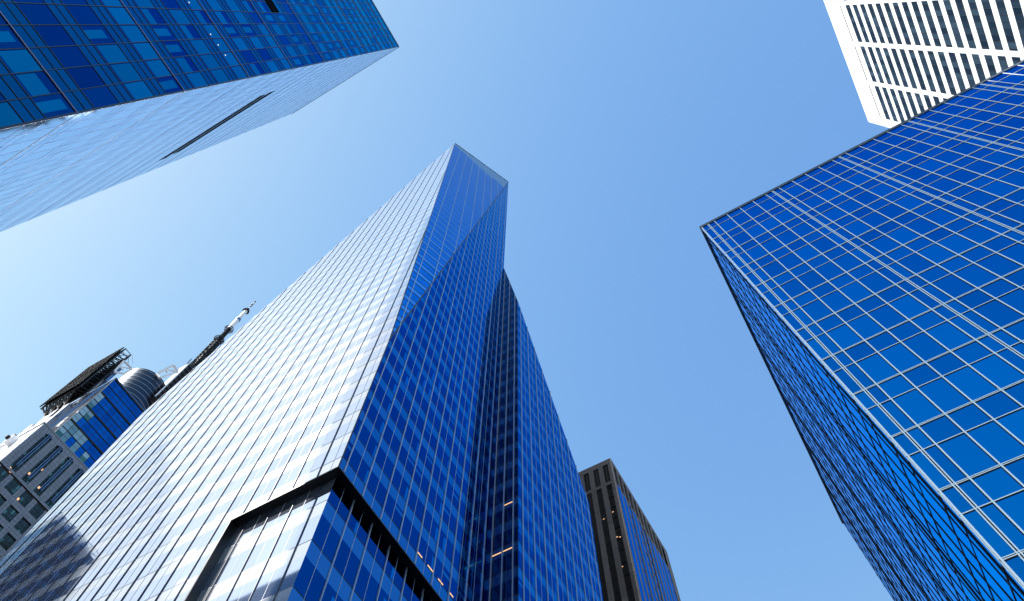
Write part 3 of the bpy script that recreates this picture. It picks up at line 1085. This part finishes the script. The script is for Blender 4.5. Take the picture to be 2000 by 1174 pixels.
    for i in range(18):
        z = dz - 1.5 - i * 3.0
        s = MB()
        for j in range(N_):
            (xa, ya), (xb, yb2) = pts[j], pts[(j + 1) % N_]
            for_ = lambda x, y, k: (cx + (x - cx) * k, cy + (y - cy) * k)
            a0, a1, b0, b1 = for_(xa, ya, .995), for_(xa, ya, 1.012), for_(xb, yb2, .995), for_(xb, yb2, 1.012)
            s.poly([(*a1, z), (*b1, z), (*b1, z + .16), (*a1, z + .16)], 'drum_ring', .5)
            s.poly([(*a0, z), (*b0, z), (*b1, z), (*a1, z)], 'drum_ring', .5)
            s.poly([(*a0, z + .16), (*b0, z + .16), (*b1, z + .16), (*a1, z + .16)], 'drum_ring', .5)
        s.build('band_trim', dr)
    # louvred sign screen facing -Y, on a black space frame
    ys = .145 * u
    xa, xb, za, zb = -1.104 * u, -1.006 * u, 1.142 * u + CZ, 1.303 * u + CZ
    xbr = xb
    scr = bpy.data.objects.new('sign_screen', None)
    COL.objects.link(scr)
    scr.parent = b.root
    scr.location = Vector((xa, ys, za)) - b.root.location
    scr['label'] = 'black louvred screen on a space frame'
    t = MB()
    n = 24
    for i in range(n):
        z = za + (zb - za) * i / n
        t.prism([(xa, ys - .1, z), (xb, ys - .1, z), (xb, ys + .25, z + .35), (xa, ys + .25, z + .35)], [(xa, ys - .1, z + 1.1), (xb, ys - .1, z + 1.1), (xb, ys + .25, z + 1.32), (xa, ys + .25, z + 1.32)], 'louvre_black', None, True)
    for i in range(n):
        z = za + (zb - za) * i / n
        t.box((xa, ys - .19, z + .9), (xb, ys - .11, z + 1.0), 'core')
    t.build('louvre', scr)
    for i in range(8):
        t = MB()
        xx = xa + (xb - xa) * (i + 1) / 9
        t.box((xx, ys - .25, za + (zb - za) * .48), (xx + 1.2, ys - .11, za + (zb - za) * .48 + 1.3), 'louvre_black')
        t.build('access_panel', scr)
    t = MB()
    yd = ys + 4.2
    nx, nz = 9, 8
    for i in range(nx + 1):
        xx = xa + (xb - xa) * i / nx
        t.rod((xx, ys + .9, za), (xx, ys + .9, zb), .28, 'steel_black')
        t.rod((xx, yd, za + 1), (xx, yd, zb - 1), .28, 'steel_black')
        for j in range(nz + 1):
            z = za + (zb - za) * j / nz
            t.rod((xx, ys + .9, z), (xx, yd, min(z + 2, zb)), .16, 'steel_black', 4)
    for j in range(nz + 1):
        z = za + (zb - za) * j / nz
        t.rod((xa, ys + .9, z), (xb, ys + .9, z), .25, 'steel_black')
        t.rod((xa, yd, z), (xb, yd, z), .25, 'steel_black')
    for i in range(nx):
        for j in range(nz):
            x_a, x_b = xa + (xb - xa) * i / nx, xa + (xb - xa) * (i + 1) / nx
            z_a, z_b = za + (zb - za) * j / nz, za + (zb - za) * (j + 1) / nz
            if (i + j) % 2:
                t.rod((x_a, ys + 1, z_a), (x_b, yd, z_b), .15, 'steel_black', 4)
            else:
                t.rod((x_b, ys + 1, z_a), (x_a, yd, z_b), .15, 'steel_black', 4)
    for i in range(4):                                # V-legs down to the roof
        xx = xa + 4 + (xb - xa - 10) * i / 3
        for dx in (-3, -1, 1, 3):
            t.rod((xx, ys + 3.5, za - 5), (xx + dx, ys + 1, za), .3, 'steel_black')
            t.rod((xx, ys + 3.5, za - 5), (xx + dx, yd, za + 1), .25, 'steel_black')
        t.rod((xx, ys + 3.5, za - 5), (xx, y0 + 4, top), .45, 'steel_black')
    t.build('space_frame', scr)
    t = MB()                                           # roof rail, ladder and little lamp at the upper corner
    t.rod((xb + .6, yd, zb - 3), (xb + .9, yd + 2.5, zb - 7), .09, 'steel_black', 4)
    t.rod((xb + .6, yd, zb), (xb + 1.2, yd + 2.8, zb - 4), .09, 'steel_white', 4)
    t.build('hand_rail', scr)
    # clutter of ducts between the box and the screen
    t = MB()
    for i in range(10):
        xx = x0 - 3 - i * 3.4
        t.box((xx - 2.2, y0 + .6, top + .5), (xx, y0 + 2.6 + random.random() * 1.2, top + 6 + random.random() * 14), 'white_panel' if i % 2 else 'grey_granite')
    for off, zz in ((1.0, 9), (1.8, 17), (2.6, 26)):
        t.rod((x0 - 36, y0 + off, top + zz), (x0 - .6, y0 + off, top + zz), .35, 'steel_blue')
    t.rod((x0 - .8, y0 + 2.2, top), (x0 - .8, y0 + 3.6, bz1 - 6), .4, 'steel_blue')
    t.rod((x0 - 3.4, y0 + 1.4, top), (x0 - 3.4, y0 + 2.4, bz1 - 2), .3, 'steel_white')
    t.build('duct', b.root)
    # white braced frames
    def tri(p, rr=.5):
        s = MB()
        for i in range(len(p)):
            s.rod(p[i], p[(i + 1) % len(p)], rr, 'steel_white')
        s.rod((p[0] + p[1]) / 2, p[2], rr * .6, 'steel_white')
        s.rod((p[0] + p[2]) / 2, (p[0] + p[1]) / 2, rr * .5, 'steel_white')
        s.build('braced_frame', b.root)
    tri([q(-1.0, .1683, 1.2262), q(-1.0, .1649, 1.2674), q(-1.0, .1877, 1.2701), q(-1.0, .1837, 1.2433)], .45)
    t = MB()
    t.box(q(-1.06, .170, 1.20), q(-1.005, .1755, 1.252), 'steel_blue')
    t.build('screen_wall', b.root)
    tri([q(-1.06, .2425, 1.397), q(-1.05, .2521, 1.4478), q(-1.05, .2704, 1.4454), q(-1.05, .2514, 1.3838)], .6)
    # black girder box and lattice mast
    t = MB()
    G = [q(-1.05, .2717, 1.3316), q(-1.05, .2846 + .02, 1.340), q(-1.05, .2924 + .006, 1.4985), q(-1.05, .276, 1.5)]
    t.prism([p - X * 6 for p in G], G, 'steel_black', None, True)
    for i in range(9):
        f = (i + .5) / 9
        a, c = G[0].lerp(G[3], f), G[1].lerp(G[2], f)
        t.rod(a + X * .3, c + X * .3, .35, 'dark_bronze', 4)
        t.rod(a + X * .25 + Y * .4, a + X * .25 + Y * .4 + Z * 1.6, .45, 'grey_bar', 4)
    t.rod(G[0] + X * .4, G[3] + X * .4, .35, 'steel_white', 4)
    t.build('sign_girder', b.root)
    mast = bpy.data.objects.new('antenna_mast', None)
    COL.objects.link(mast)
    mast.parent = b.root
    ms = 1.15                                          # the mast stands well back on the roof
    mx, my = -1.05 * u * ms, .2895 * u * ms
    mast.location = Vector((mx, my, top)) - b.root.location
    mast['label'] = 'lattice mast with a white antenna tube on top'

    def lattice(z0_, z1_, w0, w1, rr, n_):
        s = MB()
        c4 = ((-1, -1), (1, -1), (1, 1), (-1, 1))
        for i in range(n_):
            f0, f1 = i / n_, (i + 1) / n_
            za_, zb2 = z0_ + (z1_ - z0_) * f0, z0_ + (z1_ - z0_) * f1
            wa, wb = w0 + (w1 - w0) * f0, w0 + (w1 - w0) * f1
            for j in range(4):
                a, c = c4[j], c4[(j + 1) % 4]
                s.rod((mx + a[0] * wa, my + a[1] * wa, za_), (mx + a[0] * wb, my + a[1] * wb, zb2), rr, 'steel_black', 4)
                s.rod((mx + a[0] * wa, my + a[1] * wa, za_), (mx + c[0] * wb, my + c[1] * wb, zb2), rr * .6, 'steel_black', 4)
                s.rod((mx + c[0] * wa, my + c[1] * wa, za_), (mx + a[0] * wb, my + a[1] * wb, zb2), rr * .6, 'steel_black', 4)
                s.rod((mx + a[0] * wb, my + a[1] * wb, zb2), (mx + c[0] * wb, my + c[1] * wb, zb2), rr * .6, 'steel_black', 4)
        return s
    h = lambda z_: z_ * u * ms + CZ
    s = lattice(h(1.42), h(1.661), 2.1, 1.6, .28, 16)
    s.rod((mx, my, top), (mx, my, h(1.66)), 1.1, 'steel_black', 8)
    s.build('lattice', mast)
    s = lattice(h(1.661), h(1.722), 1.05, .9, .3, 8)
    s.rod((mx, my, h(1.661)), (mx, my, h(1.725)), .85, 'steel_black', 8)
    s.build('neck', mast)
    for (z_, rr, ct) in ((1.58, 2.4, 12), (1.65, 3.1, 14), (1.718, 2.7, 12), (1.505, 2.6, 12)):
        s = MB()
        for i in range(ct):
            a = 2 * math.pi * i / ct
            c = 2 * math.pi * (i + 1) / ct
            for dz_ in (0, 1.6, 3.2):
                k_ = 1 if dz_ == 1.6 else .8
                s.rod((mx + rr * k_ * math.cos(a), my + rr * k_ * math.sin(a), h(z_) + dz_), (mx + rr * k_ * math.cos(c), my + rr * k_ * math.sin(c), h(z_) + dz_), .15, 'steel_black', 4)
            s.rod((mx + rr * .8 * math.cos(a), my + rr * .8 * math.sin(a), h(z_)), (mx + rr * math.cos(a), my + rr * math.sin(a), h(z_) + 1.6), .14, 'steel_black', 4)
            s.rod((mx + rr * .8 * math.cos(a), my + rr * .8 * math.sin(a), h(z_) + 3.2), (mx + rr * math.cos(a), my + rr * math.sin(a), h(z_) + 1.6), .14, 'steel_black', 4)
            s.rod((mx, my, h(z_) + 1.6), (mx + rr * math.cos(a), my + rr * math.sin(a), h(z_) + 1.6), .12, 'steel_black', 4)
        s.build('antenna_ring', mast)
    s = MB()
    for i in range(60):
        a = random.random() * 6.28
        z_ = h(1.44 + .2 * random.random())
        s.rod((mx, my, z_), (mx + (2 + 1.2 * random.random()) * math.cos(a), my + 2.8 * math.sin(a), z_ + random.uniform(-.5, .5)), .12, 'steel_black', 4)
    s.rod((mx, my, h(1.43)), (mx, my, h(1.65)), .2, 'steel_black', 4)
    s.build('antenna_cluster', mast)
    s = MB()
    s.rod((mx, my, h(1.728)), (mx, my, h(1.784)), 1.35, 'steel_white', 14)
    s.rod((mx, my, h(1.795)), (mx, my, h(1.852)), 1.15, 'steel_white', 14)
    s.build('white_tube', mast)
    s = MB()
    s.rod((mx, my, h(1.784)), (mx, my, h(1.795)), 1.6, 'steel_blue', 12)
    s.rod((mx, my, h(1.852)), (mx, my, h(1.862)), 2.3, 'steel_black', 12, 1.6)
    s.rod((mx, my, h(1.862)), (mx, my, h(1.875)), 1.6, 'steel_black', 12, .3)
    s.rod((mx, my, h(1.875)), (mx, my, h(1.930)), .22, 'steel_white', 6)
    for z_ in (1.888, 1.902, 1.922):
        s.rod((mx, my, h(z_)), (mx, my, h(z_) + 1.2), .62, 'steel_black', 8)
    s.build('spire', mast)
    # scattered rods on the girder
    s = MB()
    for i in range(16):
        p = G[2].lerp(G[3], random.random()) + X * random.uniform(-5, 0)
        s.rod(p, p + Z * random.uniform(2, 7) + Y * random.uniform(-1, 1), .14, 'steel_black', 4)
    s.build('whip_antenna', b.root)
    # warm lamps behind the office glass
    for (yy, zz_) in ((.174, .922), (.1785, .919), (.200, .94), (.2105, .962), (.2265, .935), (.1665, .9055 - .02), (.172, .885), (.196, .872), (.204, .862), (.19, .84), (.175, .83), (.217, .895)):
        s = MB()
        s.box((x0 - rec + .02, yy * u, zz_ * u), (x0 - rec + .07, yy * u + .55, zz_ * u + .95), 'lamp_warm')
        s.build('ceiling_light', b.root)
    BUILD.append(b)



# ------------------------------------------------------------------ 7. neighbour that the white face mirrors, plus added unseen masses that shade its foot
def neighbours():
    b = Building('office_block', 'dark navy glass block mirrored in the foot of the white glass face', 'office building', (-175, -9, 0))
    x0, x1, y0, y1, top = -200.0, -150.0, -16.0, -2.0, 138.0
    L, D = x1 - x0, y1 - y0
    for O, U, N, W_ in (((x1, y1, 0), -X, Y, L), ((x1, y1, 0), -Y, X, D)):
        us = frange(0, W_, 2.0)
        vs_ = sorted([top - .01] + [q for i in range(30) for q in (top - 1 - 4.0 * i, top - 2.6 - 4.0 * i) if q > 0] + [0])
        b.face(O, U, Z, N, [(0, 0), (W_, 0), (W_, top), (0, top)], us, vs_, lambda i, j, a, c, d, e: ('window' if e - d > 1.7 else 'spandrel', [(a, c, d, e, ('slab_pale' if N.y > .5 else 'navy_glass') if e - d > 1.7 else ('slab_pale' if N.y > .5 else 'navy_spandrel'), random.random())]),
               [('u', t, .12, .15, 'steel_black', 0, top) for t in us], .001)
    m = b.part('rear_shade_mass')                  # unseen masses added behind so their shadow darkens the white face's foot
    m.box((-230, -150, 0), (-149, -100, 217), 'navy_spandrel')
    m.box((-230, -150, 217.01), (-157, -101, 236), 'navy_spandrel')
    m.box((-200, -100.01, 0), (-160, -16.1, 60), 'navy_spandrel')
    b.part('wall').box((x0, y0, 0), (x1 - .1, y1 - .1, top - .1), 'core')
    t = MB()
    for z in (1.2, 2.4):
        t.rod((x1 - .4, y0, top + z), (x1 - .4, y1 - .4, top + z), .12, 'steel_white', 4)
    for i in range(8):
        t.rod((x1 - .4, y0 + 1.9 * i, top - .2), (x1 - .4, y0 + 1.9 * i, top + 2.5), .12, 'steel_white', 4)
    t.build('roof_rail', b.root)
    for i in range(6):
        m = b.part('roof')
        m.box((x1 - 4, y0 + .5 + 2.2 * i, top - .05), (x1 - 2, y0 + 2.3 + 2.2 * i, top + 2 + 2.5 * random.random()), 'steel_blue')
    BUILD.append(b)
plain('tan_stone', (0.48, 0.44, 0.38), 0.8, 0.0, 0.08, 0.2)
glass('navy_glass', (0.003, 0.012, 0.05), (0.008, 0.03, 0.09), 0.05, 0.6, 0.02)
glass('navy_spandrel', (0.01, 0.05, 0.12), (0.015, 0.07, 0.15), 0.1, 0.6, 0.02)

neighbours()
corner_block()
glass_slab()
crystal_tower()
white_tower()
brown_tower()
media_tower()
for b in BUILD:
    b.finish()

# ------------------------------------------------------------------ ground, roads, pavements
def sheet(name, mat, x0, y0, x1, y1, z, h=0.0):
    t = MB()
    if h:
        t.box((x0, y0, z), (x1, y1, z + h), mat)
    else:
        t.poly([(x0, y0, z), (x1, y0, z), (x1, y1, z), (x0, y1, z)], mat)
    o = t.build(name)
    o['kind'] = 'structure'
    return o


plain('ground_mat', (0.16, 0.16, 0.16), 0.9, 0.0, 0.1, 0.02)
plain('asphalt', (0.05, 0.05, 0.052), 0.85, 0.0, 0.15, 0.5)
plain('paving', (0.30, 0.29, 0.27), 0.8, 0.0, 0.1, 0.6)
plain('paint', (0.75, 0.75, 0.72), 0.7)
sheet('ground', 'ground_mat', -4000, -4000, 4000, 4000, -.02)
sheet('road', 'asphalt', -20, -600, 0, 600, -.012)
sheet('road', 'asphalt', -600, -4, -20.01, 16, -.012)
sheet('pavement', 'paving', 0.01, -5, 6.2, 200, -.008, .13)
sheet('pavement', 'paving', -25.9, 16.2, -20.3, 200, -.008, .13)
sheet('lane_marking', 'paint', -10.1, -300, -9.95, 300, -.008)
